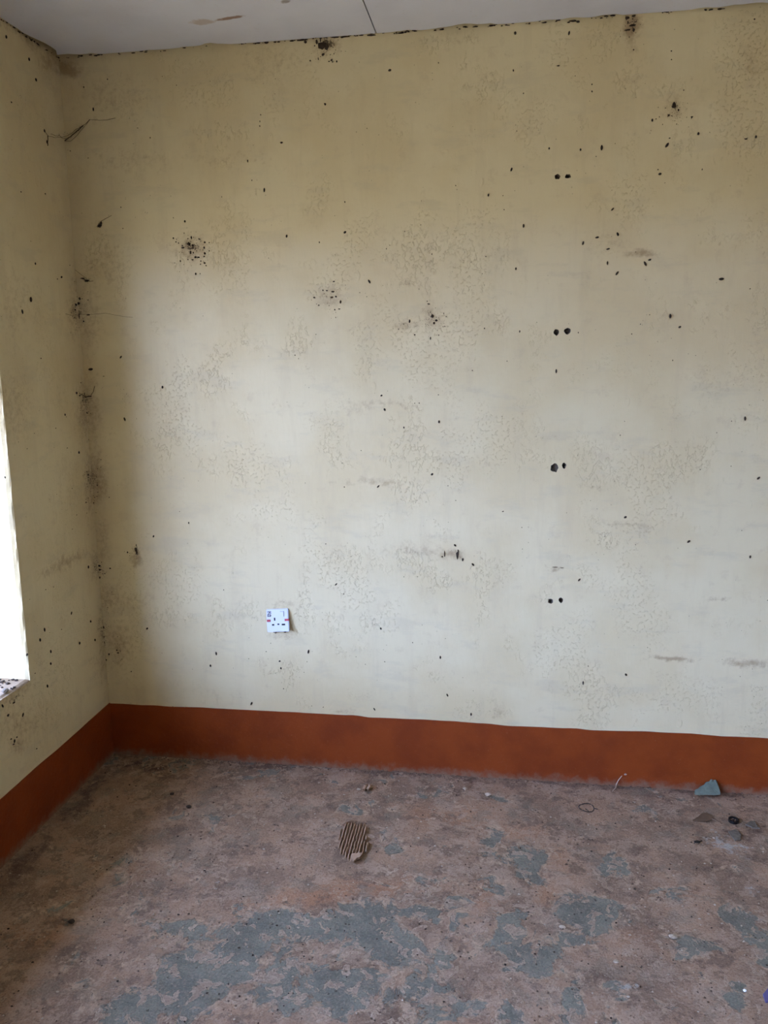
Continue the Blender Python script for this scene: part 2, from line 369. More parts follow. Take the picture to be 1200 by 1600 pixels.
for P in cups:
    b = MB(); n = len(P); c = np.mean(P, 0); dep = .022
    inner = [np.array([c[0] + (p[0] - c[0]) * .72, dep * rnd.uniform(.8, 1.1), c[2] + (p[2] - c[2]) * .72]) for p in P]
    b.add(list(P) + inner + [c + np.array([0, dep * .9, 0])], [(i, (i + 1) % n, n + (i + 1) % n, n + i) for i in range(n)] + [(n + i, n + (i + 1) % n, 2 * n) for i in range(n)])
    b.build('screw_hole', M_PLASTER, wall_back)

# ------------------------------------------------------------------ left wall with the window opening and the added second one
ys = sorted(set(np.round(axis(0, -1.0, .012, -1.0, 1) + list(np.linspace(-1.0, YF, 60)) + [w for p in WIN for w in p], 5)), reverse=True)
ys = [y for i, y in enumerate(ys) if y in [w for p in WIN for w in p] or all(abs(y - w) > .004 for p in WIN for w in p)]
zl = sorted(set(np.round(list(np.linspace(0, ZTOP, 216)) + [ZS, ZT], 5))); zl = [z for z in zl if z in (ZS, ZT) or min(abs(z - ZS), abs(z - ZT)) > .004]
ny, nzl = len(ys), len(zl); YY, ZL = np.meshgrid(ys, zl); VL = np.stack([lean(ZL.ravel()), YY.ravel(), ZL.ravel()], 1)
def inside(y, z): return any(b < y < a for a, b in WIN) and ZS < z < ZT
fl = []
for k in range(nzl - 1):
    zc = (zl[k] + zl[k + 1]) / 2
    for i in range(ny - 1):
        if not inside((ys[i] + ys[i + 1]) / 2, zc): fl.append((k * ny + i, k * ny + i + 1, (k + 1) * ny + i + 1, (k + 1) * ny + i)[::-1])
mi = [0] * len(fl); VLx = []; DEP = (.004, .014, .04, .08, TW)
for (a, b) in WIN:
    ia, ib, ka, kb = ys.index(round(a, 5)), ys.index(round(b, 5)), zl.index(ZS), zl.index(ZT)
    loop = [(ka, i) for i in range(ia, ib)] + [(k, ib) for k in range(ka, kb)] + [(kb, i) for i in range(ib, ia, -1)] + [(k, ia) for k in range(kb, ka, -1)]
    prev = [k * ny + i for k, i in loop]
    yc, zc = (a + b) / 2, (ZS + ZT) / 2
    for q, (k, i) in enumerate(loop):          # worn, uneven arris
        e = (fbm(np.array([[ys[i] * 22, zl[k] * 22]]), 21)[0] - .5) * .011
        if i in (ia, ib): VL[k * ny + i, 1] += e
        if k in (ka, kb): VL[k * ny + i, 2] += e * .8
    for s, d in enumerate(DEP):
        base = len(VL) + len(VLx)
        for (k, i) in loop:
            inset = .006 if s else .002
            oy = (inset if i == ib else -inset if i == ia else 0); oz = (inset if k == ka else -inset if k == kb else 0)
            w = (fbm(np.array([[ys[i] * 9 + d * 30, zl[k] * 9]]), 33)[0] - .5) * .006
            VLx.append((lean(zl[k]) - d, ys[i] + oy + (w if i in (ia, ib) else 0), zl[k] + oz + (w if k in (ka, kb) else 0)))
        cur = [base + q for q in range(len(loop))]; n = len(loop)
        for q in range(n):
            fl.append((prev[q], prev[(q + 1) % n], cur[(q + 1) % n], cur[q])); mi.append(1 if (loop[q][0] == ka and loop[(q + 1) % n][0] == ka) else 0)
        prev = cur
VL = np.vstack([VL, np.array(VLx)])
pl = proj(VL); WPL = pl + np.stack([(fbm(VL[:, [1, 2]] * 25, 5) - .5) * 16, (fbm(VL[:, [1, 2]] * 25, 9) - .5) * 16], 1)
front = VL[:, 1] > -1.0
wall_left = link('wall_left', mesh_np('wall_left', VL, fl, False, mi, {'stain': field(WPL, LEFT_STAIN) * front, 'mould': field(WPL, LEFT_MOULD) * front}), [M_WALL, M_SILL], kind='structure')
ob = MB()                                       # its outer face
yb = [0.3] + [w for p in WIN for w in p] + [YF - .2]
for i in range(len(yb) - 1):
    if i % 2 == 0: ob.add([(-TW, yb[i], -.3), (-TW, yb[i+1], -.3), (-TW, yb[i+1], ZTOP), (-TW, yb[i], ZTOP)], [(0, 1, 2, 3)])
    else:
        for z0, z1 in ((-.3, ZS + .006), (ZT - .006, ZTOP)): ob.add([(-TW, yb[i], z0), (-TW, yb[i+1], z0), (-TW, yb[i+1], z1), (-TW, yb[i], z1)], [(0, 1, 2, 3)])
ob.build('outer_face', M_OUTER, wall_left)

# ------------------------------------------------------------------ the unseen walls, floor, ceiling
b = MB(); b.add([(XR, 0, 0), (XR, YF, 0), (XR, YF, ZTOP), (XR, 0, ZTOP)], [(0, 1, 2, 3)]); b.build('wall_right', M_WALL, kind='structure')
b = MB(); b.add([(XR, YF, 0), (-.05, YF, 0), (-.05, YF, ZTOP), (XR, YF, ZTOP)], [(0, 1, 2, 3)]); b.build('wall_front', M_WALL, kind='structure')

CEMENT = [(330, 1520, 120, 60, -25, 1.0), (220, 1572, 80, 36, -20, .9), (400, 1465, 80, 34, -10, .85), (480, 1448, 80, 26, 0, .95), (570, 1440, 60, 26, 0, .95), (600, 1478, 60, 36, 0, .95), (505, 1545, 120, 46, 0, .8),
    (640, 1560, 60, 46, 0, .75), (655, 1428, 36, 16, 0, .75), (722, 1440, 10, 18, 0, .85), (795, 1448, 24, 34, 0, .9), (805, 1500, 30, 16, -30, .85), (775, 1310, 20, 34, 0, .55), (745, 1397, 55, 14, 0, .5), (600, 1312, 24, 16, 0, .5), (550, 1262, 40, 10, 0, .45),
    (823, 1350, 26, 32, 0, .75), (957, 1353, 22, 28, 0, .8), (912, 1424, 44, 30, 10, .9), (808, 1466, 22, 18, 0, .9), (872, 1482, 22, 32, 30, .9), (848, 1518, 18, 10, 0, .85), (893, 1560, 22, 34, 0, .9), (1070, 1482, 46, 14, 0, .75), (1160, 1440, 32, 30, 0, .75),
    (1192, 1482, 20, 30, 0, .8), (1152, 1562, 34, 22, 15, .9), (965, 1542, 26, 10, 0, .75), (800, 1585, 26, 20, 0, .85), (270, 1352, 26, 12, 0, .45), (1050, 1400, 40, 14, 0, .4), (1010, 1260, 50, 12, 0, .4), (770, 1245, 30, 10, 0, .55), (650, 1240, 60, 8, 0, .35), (380, 1215, 60, 8, 0, .4), (290, 1450, 60, 20, 0, .7), (340, 1275, 50, 14, 0, .35), (700, 1500, 20, 30, 0, .55), (730, 1575, 20, 20, 0, .5)]
WARM = [(540, 1392, 130, 20, -6, .8), (430, 1408, 70, 16, 0, .7), (700, 1275, 80, 20, 0, .5), (820, 1300, 50, 16, 0, .5), (1000, 1470, 60, 18, 0, .25), (180, 1360, 50, 14, 0, .35), (60, 1460, 70, 20, 0, .5), (870, 1345, 24, 24, 0, .4), (760, 1400, 30, 30, 0, .4), (850, 1400, 20, 20, 0, .5), (1060, 1395, 40, 14, 0, .3), (700, 1590, 60, 12, 0, .3)]
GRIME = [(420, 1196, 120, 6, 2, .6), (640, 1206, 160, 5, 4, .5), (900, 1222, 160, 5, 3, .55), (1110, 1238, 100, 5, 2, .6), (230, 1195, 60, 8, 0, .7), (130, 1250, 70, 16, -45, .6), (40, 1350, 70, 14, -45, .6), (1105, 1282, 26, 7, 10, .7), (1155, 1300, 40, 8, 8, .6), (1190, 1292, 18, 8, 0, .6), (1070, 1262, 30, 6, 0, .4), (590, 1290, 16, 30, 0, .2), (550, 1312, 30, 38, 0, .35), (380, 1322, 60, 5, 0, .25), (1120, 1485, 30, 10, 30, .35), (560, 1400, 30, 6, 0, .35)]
WHITE = [(1140, 1320, 46, 16, 8, .8), (1110, 1300, 30, 10, 20, .6), (988, 1543, 10, 8, 0, .8), (1185, 1392, 14, 8, 20, .8), (330, 1382, 12, 8, -20, .6), (845, 1285, 16, 8, 0, .45), (760, 1242, 30, 8, 0, .3), (300, 1360, 16, 6, 0, .35)]
fx = np.array(axis(-.02, XR, .009, 2.75, .08)); fy = np.array(axis(.02, YF, .009, -1.7, .08))
FX, FY = np.meshgrid(fx, fy); VF = np.stack([FX.ravel(), FY.ravel(), np.zeros(FX.size)], 1); nfx, nfy = len(fx), len(fy)
seen = VF[:, 1] > -1.75
PF = np.where(seen[:, None], proj(np.where(seen[:, None], VF, [[1., -1., 0.]])), -9999.)
PW = PF + np.stack([(fbm(VF[:, :2] * 14, 3) - .5) * 50, (fbm(VF[:, :2] * 14, 8) - .5) * 26], 1)
wild = np.clip((fbm(VF[:, :2] * 2.2, 51) - .42) * 3, 0, .8)
soft = np.zeros(len(VF))
for (x, y, rx, ry, a, w) in CEMENT: soft = np.maximum(soft, np.clip(1.25 - .75 * np.sqrt(((PW - [x, y]) @ [math.cos(math.radians(a)) / rx, math.sin(math.radians(a)) / rx]) ** 2 + ((PW - [x, y]) @ [-math.sin(math.radians(a)) / ry, math.cos(math.radians(a)) / ry]) ** 2), 0, 1) * w)
cem = np.where(seen & (PF[:, 1] < 1640), np.maximum(soft * 1.05, wild * .34), wild)
VF[:, 2] += (fbm(VF[:, :2] * 9, 40) - .5) * .006 - .002
ff = [(k * nfx + i, k * nfx + i + 1, (k + 1) * nfx + i + 1, (k + 1) * nfx + i)[::-1] for k in range(nfy - 1) for i in range(nfx - 1)]
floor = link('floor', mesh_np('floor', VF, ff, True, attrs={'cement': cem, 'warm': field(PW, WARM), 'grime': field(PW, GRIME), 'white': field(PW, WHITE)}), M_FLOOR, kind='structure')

b = MB(); b.box((-.15, YF - .1, ZTOP), (XR + .1, .1, ZTOP + .05))
ceiling = b.build('ceiling', M_ROOF, kind='structure')
def gapn(t, seed): return .004 + .020 * max(0, float(fbm(np.array([[t * 9.0, .5]]), seed, 4)[0]) - .44) * 4
SEAM = 1.112
cols = [(0, SEAM - .002), (SEAM + .002, 2.34), (2.344, XR)]; rows = [(0, -2.398), (-2.402, YF)]
for ci, (x0, x1) in enumerate(cols):
    for ri, (y0, y1) in enumerate(rows):
        P = []
        nseg = max(2, int((x1 - x0) / .02)); mseg = max(2, int((y0 - y1) / .03))
        lx = lean(H)
        for i in range(nseg + 1):
            x = x0 + (x1 - x0) * i / nseg
            P.append((x, -gapn(x, 71) if ri == 0 else y0))
        for i in range(1, mseg + 1): P.append((x1, y0 + (y1 - y0) * i / mseg))
        for i in range(1, 3): P.append((x1 + (x0 - x1) * i / 2, y1))
        for i in range(1, mseg): P.append((x0, y1 + (y0 - y1) * i / mseg))
        if ci == 0: P = [(max(x, lx + gapn(y, 77)) if x < .05 else x, y) for x, y in P]
        b = MB(); b.prism([(x, y, H) for x, y in P][::-1], (0, 0, 1), .009); b.build('ceiling_board', M_CEIL, ceiling)

# painted skirting bands, with their hand-cut wavy top edge
EDGE = [(172, 1100), (240, 1102.5), (300, 1105), (400, 1110), (440, 1112), (500, 1115), (550, 1117.5), (575, 1120.5), (600, 1121.5), (680, 1125), (760, 1131), (800, 1134), (900, 1138.5), (925, 1140.5), (1000, 1142.5), (1080, 1145.5), (1130, 1150), (1200, 1153.5)]
ew = [on_back(*e) for e in EDGE]; ex = [0.0] + [e[0] for e in ew[1:]] + [XR]; ez = [HS] + [e[2] for e in ew[1:]] + [HS]
def skirt(name, pts, n, mat):
    """pts: (ground point, top z) along the wall; n: unit normal into the room"""
    b = MB(); L = len(pts); t = .004; n = np.array(n)
    v = []
    for (g, z) in pts:
        g = np.array(g, float); lx = (lean(z) - lean(0)) * abs(n[0])
        top = np.array([g[0] + lx, g[1], z]); v += [g - [0, 0, .02], g - [0, 0, .02] + n * t, top + n * t * .8, top]
    f = []
    for i in range(L - 1): f += [(4*i+q, 4*i+(q+1) % 4, 4*(i+1)+(q+1) % 4, 4*(i+1)+q) for q in range(4)]
    b.add(v, f); return b.build(name, mat, kind='structure')
xx = np.linspace(0, XR, 300)
skirt('baseboard_back', [((x, 0, 0), float(np.interp(x, ex, ez)) + (vnoise(np.array([[x * 16, .3]]), 4)[0] - .5) * .004) for x in xx], (0, -1, 0), M_SKIRT)
yy = np.linspace(0, YF, 400)
skirt('baseboard_left', [((lean(0), y, 0), HS + .0 + (vnoise(np.array([[y * 8, .7]]), 6)[0] - .5) * .007) for y in yy], (1, 0, 0), M_SKIRT)
skirt('baseboard_right', [((XR, y, 0), HS) for y in np.linspace(0, YF, 8)], (-1, 0, 0), M_SKIRT)
skirt('baseboard_front', [((x, YF, 0), HS) for x in np.linspace(0, XR, 8)], (0, 1, 0), M_SKIRT)

# ------------------------------------------------------------------ windows (steel frames set in the openings; the second is an unseen addition)
for n_, (a, c) in enumerate(WIN, 1):
    root = link('window_%d' % n_, None, kind='structure'); xo = -TW + .035
    root.location = (xo, (a + c) / 2, ZS)
    def add(nm, lo, hi, mt):
        q = MB(); q.box(tuple(np.subtract(lo, root.location)), tuple(np.subtract(hi, root.location))); return q.build(nm, mt, root)
    g = .006; w = .014; zt = ZT - .006; zb = ZS + .006; ya, yc = a - g, c + g
    add('frame_rail', (xo - .012, yc, zb), (xo + .012, ya, zb + w), M_STEEL); add('frame_rail', (xo - .012, yc, zt - w), (xo + .012, ya, zt), M_STEEL)
    add('frame_stile', (xo - .012, yc, zb), (xo + .012, yc + w, zt), M_STEEL); add('frame_stile', (xo - .012, ya - w, zb), (xo + .012, ya, zt), M_STEEL)

# ------------------------------------------------------------------ outside: earth yard, and an unseen overhang added to cut off high sky light
b = MB(); b.add([(-60, -60, -.35), (40, -60, -.35), (40, 60, -.35), (-60, 60, -.35)], [(0, 1, 2, 3)]); b.build('ground', M_EARTH, kind='structure')
b = MB(); b.box((-TW - 1.12, YF - 1, 2.60), (-TW, 1.0, 2.64)); b.build('sky_blocking_overhang', M_ROOF, kind='structure')

# ------------------------------------------------------------------ double check: the wall socket
def socket():
    c = on_back(435.7, 968); root = link('wall_socket', None, label='white single wall socket with red marks, tilted on the back wall', cat='socket')
    root.location = (c[0], 0, c[2])
    T = Matrix.Translation((0, -.0065, 0)) @ Matrix.Rotation(math.radians(-4.2), 4, 'Y') @ Matrix.Rotation(math.radians(-10), 4, 'X') @ Matrix.Translation((0, .019, 0))     # hangs a little loose at the bottom
    q = MB(); S = Matrix.Rotation(math.radians(-4.2), 4, 'Y')
    q.prism([S @ Vector((-.039, y, z)) for y, z in ((.003, .037), (.003, -.038), (-.015, -.038), (.000, .037))], tuple(S @ Vector((1, 0, 0))), .078); q.build('back_box', M_GREYP, root)
    def plate():
        bm = bmesh.new(); bmesh.ops.create_cube(bm, size=1)
        for v in bm.verts: v.co = Vector((v.co.x * .086, v.co.y * .009, v.co.z * .086))
        bmesh.ops.bevel(bm, geom=bm.edges[:], offset=.0022, segments=2, affect='EDGES')
        for v in bm.verts: v.co = T @ (v.co + Vector((0, -.0235, 0)))
        me = bpy.data.meshes.new('face_plate'); bm.to_mesh(me); bm.free(); return me
    fp = link('face_plate', plate(), M_WHITE, root)
    def bit(nm, x, z, w, h, mt, d=.0012, par=None, y=-.028):
        k = MB(); k.box((x - w/2, y - d, z - h/2), (x + w/2, y + .0005, z + h/2), T); return k.build(nm, mt, par or root)
    bit('earth_slot', -.0115, .005, .0055, .0110, M_SLOT, .0004); bit('pin_slot', -.0185, -.0160, .0090, .0060, M_SLOT, .0004)
    bit('pin_slot', .0020, -.0145, .0075, .0055, M_SLOT, .0004); bit('pin_slot', .0215, -.0160, .0135, .0065, M_SLOT, .0004)
    bit('screw_cap', -.0345, .0000, .0135, .0085, M_RED, .0018); bit('screw_cap', .0350, .0010, .0150, .0085, M_RED, .0018)
    k = MB(); k.box((.0425, -.0285, -.0025), (.0440, -.0195, .0045), T); k.build('screw_cap_tab', M_RED, root)
    sw = bit('rocker_switch', .0180, .0235, .0140, .0190, M_WHITE, .0030)
    k = MB(); k.box((.0252, -.0290, .0150), (.0266, -.0275, .0335), T); k.box((.0108, -.0290, .0332), (.0266, -.0275, .0342), T); k.build('rocker_gap', M_GREYP, sw)
    k = MB(); r = random.Random(3)                     # worn black print, too small to read
    for zr in (.034, .030, .0265, .023, .0195, .0165):
        x = -.0385
        while x < -.0255:
            w = r.uniform(.0014, .0036)
            if r.random() < .9: k.box((x, -.02835, zr - r.uniform(.0011, .0019)), (x + w, -.0279, zr + r.uniform(.0009, .0018)), T)
            x += w + r.uniform(.0003, .0011)
    k.build('printed_mark', M_SLOT, root)
    k = MB(); k.blob((-.013, -.006, -.049), .0042, .006, .006); k.build('mortar_nub', M_CRUMB, root); k = MB(); k.blob((.024, -.006, -.046), .005, .006, .003); k.build('mortar_nub', M_CRUMB, root)
socket()

# ------------------------------------------------------------------ insect cases stuck on the walls (x, y, length in px, angle from vertical, wall)
CASES = [(413, 297, 7, 5), (799, 265, 6, 20), (763, 305, 4.5, 0), (448, 369, 5, 10), (539, 363, 5, 60), (577, 440, 7, -30), (640, 502, 6, 5), (306, 428, 4, 0), (289, 346, 4, 0), (189, 558, 6, 40), (142, 577, 9, 85), (195, 655, 7, -15), (254, 605, 5, 0),
    (805, 52, 5, 0), (889, 52, 6, 10), (940, 231, 8, 0), (1042, 227, 8, 35), (1091, 209, 4.5, 0), (1181, 214, 4.5, 0), (1031, 272, 5, 80), (818, 353, 6, 0), (957, 327, 6, 45), (933, 371, 6, 80), (965, 366, 6, -20), (911, 380, 6, 15), (950, 389, 6, 75), (949, 411, 6, 0), (964, 427, 7, 35),
    (806, 420, 4.5, 0), (1008, 412, 8, -30), (1015, 406, 5, 75), (1127, 436, 8, 88), (1047, 494, 7, 0), (1062, 511, 4.5, 60), (869, 580, 7, 0), (601, 640, 5, -25), (686, 659, 5, 0), (631, 668, 3.5, 0), (596, 618, 4, 60), (675, 741, 5, 60), (591, 760, 6, 45),
    (739, 882, 6, -45), (711, 852, 5, -45), (1164, 654, 7, -5), (1185, 747, 6, 45), (1076, 846, 6, 50), (1172, 870, 5, 0), (338, 1021, 7, -5), (329, 1040, 5, 0), (393, 1099, 7, 25), (482, 1018, 8, 12), (439, 1044, 4.5, 0), (437, 1033, 4, 75), (525, 913, 6, 45),
    (595, 982, 4.5, -20), (688, 1027, 6, 0), (585, 1108, 6, -30), (699, 1086, 6, -25), (736, 1116, 6, 0), (905, 906, 6, 40), (911, 1067, 7, 0), (978, 1054, 5, -35), (230, 982, 5, 40), (609, 110, 5, 75), (295, 817, 4, 0), (240, 838, 4.5, 30), (723, 875, 4.5, 20), (977, 808, 5, 60), (1019, 188, 4.5, 0), (146, 171, 6, 0), (907, 234, 4, 0), (858, 518 - 286, 3.5, 0)]
LCASES = [(46, 468, 8, 5), (33, 487, 7, -10), (94, 433, 5, 60), (53, 412, 4, 0), (123, 707, 5, 0), (101, 648, 4, 0), (71, 984, 7, 0), (64, 1000, 6, 0), (81, 1018, 6, -5), (81, 1037, 5, -10), (76, 1072, 6, -5), (113, 958, 6, 30), (126, 1005, 5, 20), (150, 1000, 5, 0), (143, 971, 5, -15), (38, 1117, 7, 35), (25, 1158, 6, 20), (52, 125, 5, -20), (41, 93, 5, -10), (139, 886, 6, 10), (6, 1103, 7, -25), (5, 58, 5, 0)]
def case_mesh():
    v = []; f = []; n = 7; prof = [(-.5, .12), (-.38, .62), (-.1, 1.0), (.18, .95), (.4, .55), (.5, .15)]
    for (z, r) in prof: v += [(.5 * r * .42 * math.cos(2*math.pi*i/n), .5 * r * .34 * math.sin(2*math.pi*i/n), z) for i in range(n)]
    for k in range(len(prof) - 1): f += [(k*n+i, k*n+(i+1) % n, (k+1)*n+(i+1) % n, (k+1)*n+i) for i in range(n)]
    f += [tuple(range(n))[::-1], tuple((len(prof)-1)*n+i for i in range(n))]
    me = mesh_np('insect_case', v, f, True); me.materials.append(M_CASE); return me
CM = case_mesh(); proto = bpy.data.objects.new('insect_case', CM); first = True
def put_case(loc, rotm, L, fat, label, group):
    global first
    o = proto if first else proto.copy(); first = False
    COL.objects.link(o); M_ = rotm.to_4x4(); M_.translation = Vector(loc); o.matrix_world = M_ @ Matrix.Diagonal((L * fat, L * fat, L, 1))
    tag(o, label, 'insect case', group)
MARKS = [(436, 968, 'wall socket'), (879, 276, 'highest screw holes'), (878, 518, 'second highest screw holes'), (873, 729, 'second lowest screw holes'), (868, 938, 'lowest screw holes'), (300, 388, 'leftmost mud scatter'),
    (517, 465, 'middle mud scatter'), (676, 497, 'rightmost mud scatter'), (705, 866, 'two upright scars'), (508, 71, 'mud clump under ceiling'), (985, 38, 'brown mud run under ceiling'), (1053, 166, 'mud lump at upper right'), (1003, 396, 'tan oval smear'), (1165, 1034, 'tan streak at right edge'), (208, 862, 'mud streak near corner'), (133, 628, 'mud patch in corner')]
LMARKS = [(48, 1063, 'window sill corner'), (100, 213, 'high corner cobweb'), (92, 88, 'ceiling corner'), (128, 625, 'mud patch in corner'), (170, 1100, 'skirting corner'), (118, 490, 'mid-height cobweb'), (142, 750, 'dirty patch of corner')]
ONES = 'zero one two three four five six seven eight nine ten eleven twelve thirteen fourteen fifteen sixteen seventeen eighteen nineteen'.split()
def spell(n): return ONES[n] if n < 20 else 'twenty thirty forty fifty sixty seventy eighty ninety'.split()[n // 10 - 2] + ('-' + ONES[n % 10] if n % 10 else '')
def where(p, marks, on, h, L, a):
    """a label by the nearest mark on the same wall, in centimetres across and up"""
    q = min(((on(m[0], m[1]), m[2]) for m in marks), key=lambda t: np.linalg.norm(t[0] - p)); d = p - q[0]
    side = d[h]; dx, dz = round(abs(side) * 100), round(abs(d[2]) * 100)
    words = []
    if dx: words.append('%s cm %s' % (spell(dx), 'right' if side > 0 else 'left'))
    if dz: words.append('%s cm %s' % (spell(dz), 'above' if d[2] > 0 else 'below'))
    look = ('tiny' if L < 5 else 'upright' if abs(a) < 25 else 'flat-lying' if abs(a) > 60 else 'slanting')
    lab = '%s insect case%s, %s %s' % (look, '' if h == 0 else ' on left wall', ', '.join(words) or 'at', q[1])
    return lab
for (u, v, L, a) in CASES:
    p = on_back(u, v)
    grp = 'insect cases on the lower back wall' if p[2] < 1.62 else 'insect cases on the upper back wall'
    Lm = L * .00205; fat = rnd.uniform(.95, 1.35) if L > 5 else rnd.uniform(1.4, 1.8)
    put_case((p[0], -.22 * .4 * Lm * fat, p[2]), Matrix.Rotation(math.radians(a), 3, 'Y'), Lm, fat, where(p, MARKS, on_back, 0, L, a), grp)
for (u, v, L, a) in LCASES:
    p = on_left(u, v); Lm = L * .0021; fat = rnd.uniform(.95, 1.3) if L > 5 else 1.5; R3 = Matrix.Rotation(math.radians(90), 3, 'Z') @ Matrix.Rotation(math.radians(a), 3, 'Y')
    put_case((lean(p[2]) + .1 * Lm * fat, p[1], p[2]), R3, Lm, fat, where(p, LMARKS, on_left, 1, L, a), 'insect cases on the left wall')

# ------------------------------------------------------------------ mud remains and fine specks on the walls (parts of the walls)
def splat(name, parent, items, wall, label=None, kind=None):
    b = MB()
    for (u, v, ru, rv) in items:
        if wall == 'back':
            p = on_back(u, v); b.blob((p[0], -.0006, p[2]), ru * .0024, rv * .0024, min(.004, (ru + rv) * .0011), (1,0,0), (0,0,1), (0,-1,0), .35)
        else:
            p = on_left(u, v); b.blob((lean(p[2]) + .0006, p[1], p[2]), ru * .0046, rv * .0023, min(.004, (ru + rv) * .0011), (0,-1,0), (0,0,1), (1,0,0), .35)
    return b.build(name, M_MUD, parent, label=label, kind=kind)
def cloud(u, v, su, sv, n, seed, lo=.5, hi=1.5):
    r = random.Random(seed); return [(r.gauss(u, su), r.gauss(v, sv), *(lambda s: (s * r.uniform(.6, 1.2), s * r.uniform(.7, 1.3)))(lo + (hi - lo) * r.random() ** 3)) for _ in range(n)]
splat('mud_residue', wall_back, [(295, 381, 3, 3.2), (301, 383, 2.2, 2), (306, 402, 2.2, 1.6), (310, 402, 2, 1), (299, 371, 1.3, 2.2), (298, 394, 1.4, 2.6), (302, 395, 1, 1.5), (320, 378.5, 1.2, 1.5), (319, 387, 1.2, 1.5), (320, 396, 1.5, 1.7), (319, 401, 1.3, 1), (320, 411, 2, 1.2), (322, 415, 1, 1), (286, 387, 2.6, 1), (285, 384, 1.6, .9), (301, 406, 1.8, 1), (327, 379, 1, .8), (327, 392, .8, .7), (271, 372, 1, 1.3), (275, 378, 1, 1.2), (282, 408, 1, 1.2), (314, 408, 1, 1), (311, 373.5, 1.2, 1), (279, 380, 1, 1)] + cloud(300, 388, 14, 14, 55, 1, .3, .9), 'back', 'scatter of dark mud spots left by a nest')
splat('mud_residue', wall_back, [(520, 455.5, 2.4, 1.1), (519, 464.5, 2.4, 1.4), (521, 456, 1, 1), (525, 463.5, 1.6, 1), (532, 472, 1.4, 2.2), (491, 465, 2, 1), (511, 454, 1.6, 1), (521.5, 440, 1.8, .9), (530, 483, 1.3, 1), (523, 484, 1, 1), (498, 477, 1.2, 1)] + cloud(514, 467, 12, 15, 45, 2, .3, .8), 'back', 'faint scatter of small dark mud spots')
splat('mud_residue', wall_back, [(675.5, 494.5, 2.8, 2.6), (682, 501, 2.2, 1.5), (678, 505, 1.6, 1.6), (670, 475, 2, 1), (672.5, 528.5, .8, 2), (648, 523, 1.2, 1), (695, 510, 1, .8), (697, 495, 1, .8)] + cloud(676, 500, 9, 14, 40, 3, .3, .8) + cloud(636, 506, 12, 6, 14, 4, .3, .7), 'back', 'dark mud spots around one larger lump')
splat('mud_residue', wall_back, [(504, 71, 5.5, 5), (511, 73, 3, 4), (495, 65, 1.6, 3), (501, 62, 1, 3), (505, 85.5, 2, 1.6), (518, 94.5, 1.3, 1.2), (526, 96, 1, 1.5), (485, 95, 1, 1.2), (470, 63, 5, 1.2), (477, 66, 2.4, 1.8), (524, 58.5, 7, 1.2), (538, 57.5, 7, 1), (580, 55, 6, 1.2), (416, 67, 3, 2)] + cloud(507, 82, 13, 9, 40, 5, .4, 1.0), 'back', 'clump of mud hanging under the ceiling edge')
splat('mud_residue', wall_back, [(980, 28, 3.5, 1.8), (990, 25, 3, 1.5), (988, 40, 4, 1.2), (980, 47, 3.4, 1.0), (990, 47, 2, 2), (895, 33, 5, 1.4), (903, 34, 2, 1.6), (889, 35, 2, 1)] + cloud(985, 42, 7, 9, 30, 6, .4, 1), 'back', 'brown mud marks running down from ceiling')
splat('mud_residue', wall_back, [(1053, 164.5, 2.8, 4), (1045, 180, 1.5, 1.5), (1060, 172, 1.2, 1.4), (1081, 183, 1.5, 1)] + cloud(1054, 176, 13, 13, 40, 7, .3, .8), 'back', 'dark mud lump with scattered specks')
splat('mud_residue', wall_back, [(714.5, 868, 2, 5.5), (716, 862, 1, 4), (694.5, 866, .7, 5), (691, 870, 2, 1.2), (723, 874, 1.4, 1.6)], 'back', 'two upright scars with dark mud in them')
splat('mud_residue', wall_back, [(212.5, 860, 2, 4.5), (214, 864, 2, 2), (199.5, 863, 1.4, 1.6), (213, 852, .7, 2)] + cloud(210, 868, 5, 5, 12, 8, .3, .8), 'back', 'dark mud streak near the corner')
splat('mud_residue', wall_back, [(132, 620, 3.5, 2.6), (131, 627, 3, 3.6), (131.5, 634, 1.4, 1.4), (136, 645, 1.2, 1.4), (126, 640, 1, 1.2), (139, 619.5, 4, 1), (122, 478 - 4, 3, 2), (125, 467, 2, 2.4), (122, 494, 2.6, 6), (138, 492, 2.4, 1.2), (123.5, 527, 1.4, 1), (136, 439, 3.6, 1.6), (129, 435, 3, 1), (156, 353, 3.5, 2), (158, 349, 1.6, 2.5), (112, 368, 1.2, 1), (131, 502, 1.2, 1.6)] + cloud(133, 640, 5, 22, 40, 9, .3, .9) + cloud(126, 490, 8, 24, 40, 10, .3, .9), 'back', 'dark mud and web dirt up the corner')
splat('mud_residue', wall_back, [(141, 744, 2, 3), (140, 758, 1.2, 2.6), (152, 758, 1, 1.4), (146, 786, 1.6, 1.6), (155, 884, 3, 1.6), (156, 890, 1.6, 1.8), (152, 888, 1, 3), (172, 888, 1.6, 1.2), (156, 902.5, 1.4, 2.2)] + cloud(146, 755, 9, 30, 60, 11, .3, .9) + cloud(156, 890, 5, 20, 24, 12, .3, .9), 'back', 'fine dark droppings gathered along the corner')
splat('mud_residue', wall_back, [(162, 980, 1.3, 2.6), (162.5, 995, 1.2, 2.4), (163, 1003, 1.2, 2.2), (170.5, 1022, 1.2, 1.8), (166, 1031, 1.2, 1.4), (165.5, 1055, 1.2, 2.4), (166, 1070, 1.2, 1.6), (168, 1083, 1.3, 2.6), (183, 1016, 1.6, 1.2), (184.5, 1020, 1.8, 1.2), (205, 1049, 1, 1.2)] + cloud(178, 1015, 9, 12, 26, 13, .3, .8) + cloud(168, 930, 8, 14, 24, 14, .3, .8), 'back', 'row of dark droppings down the corner')
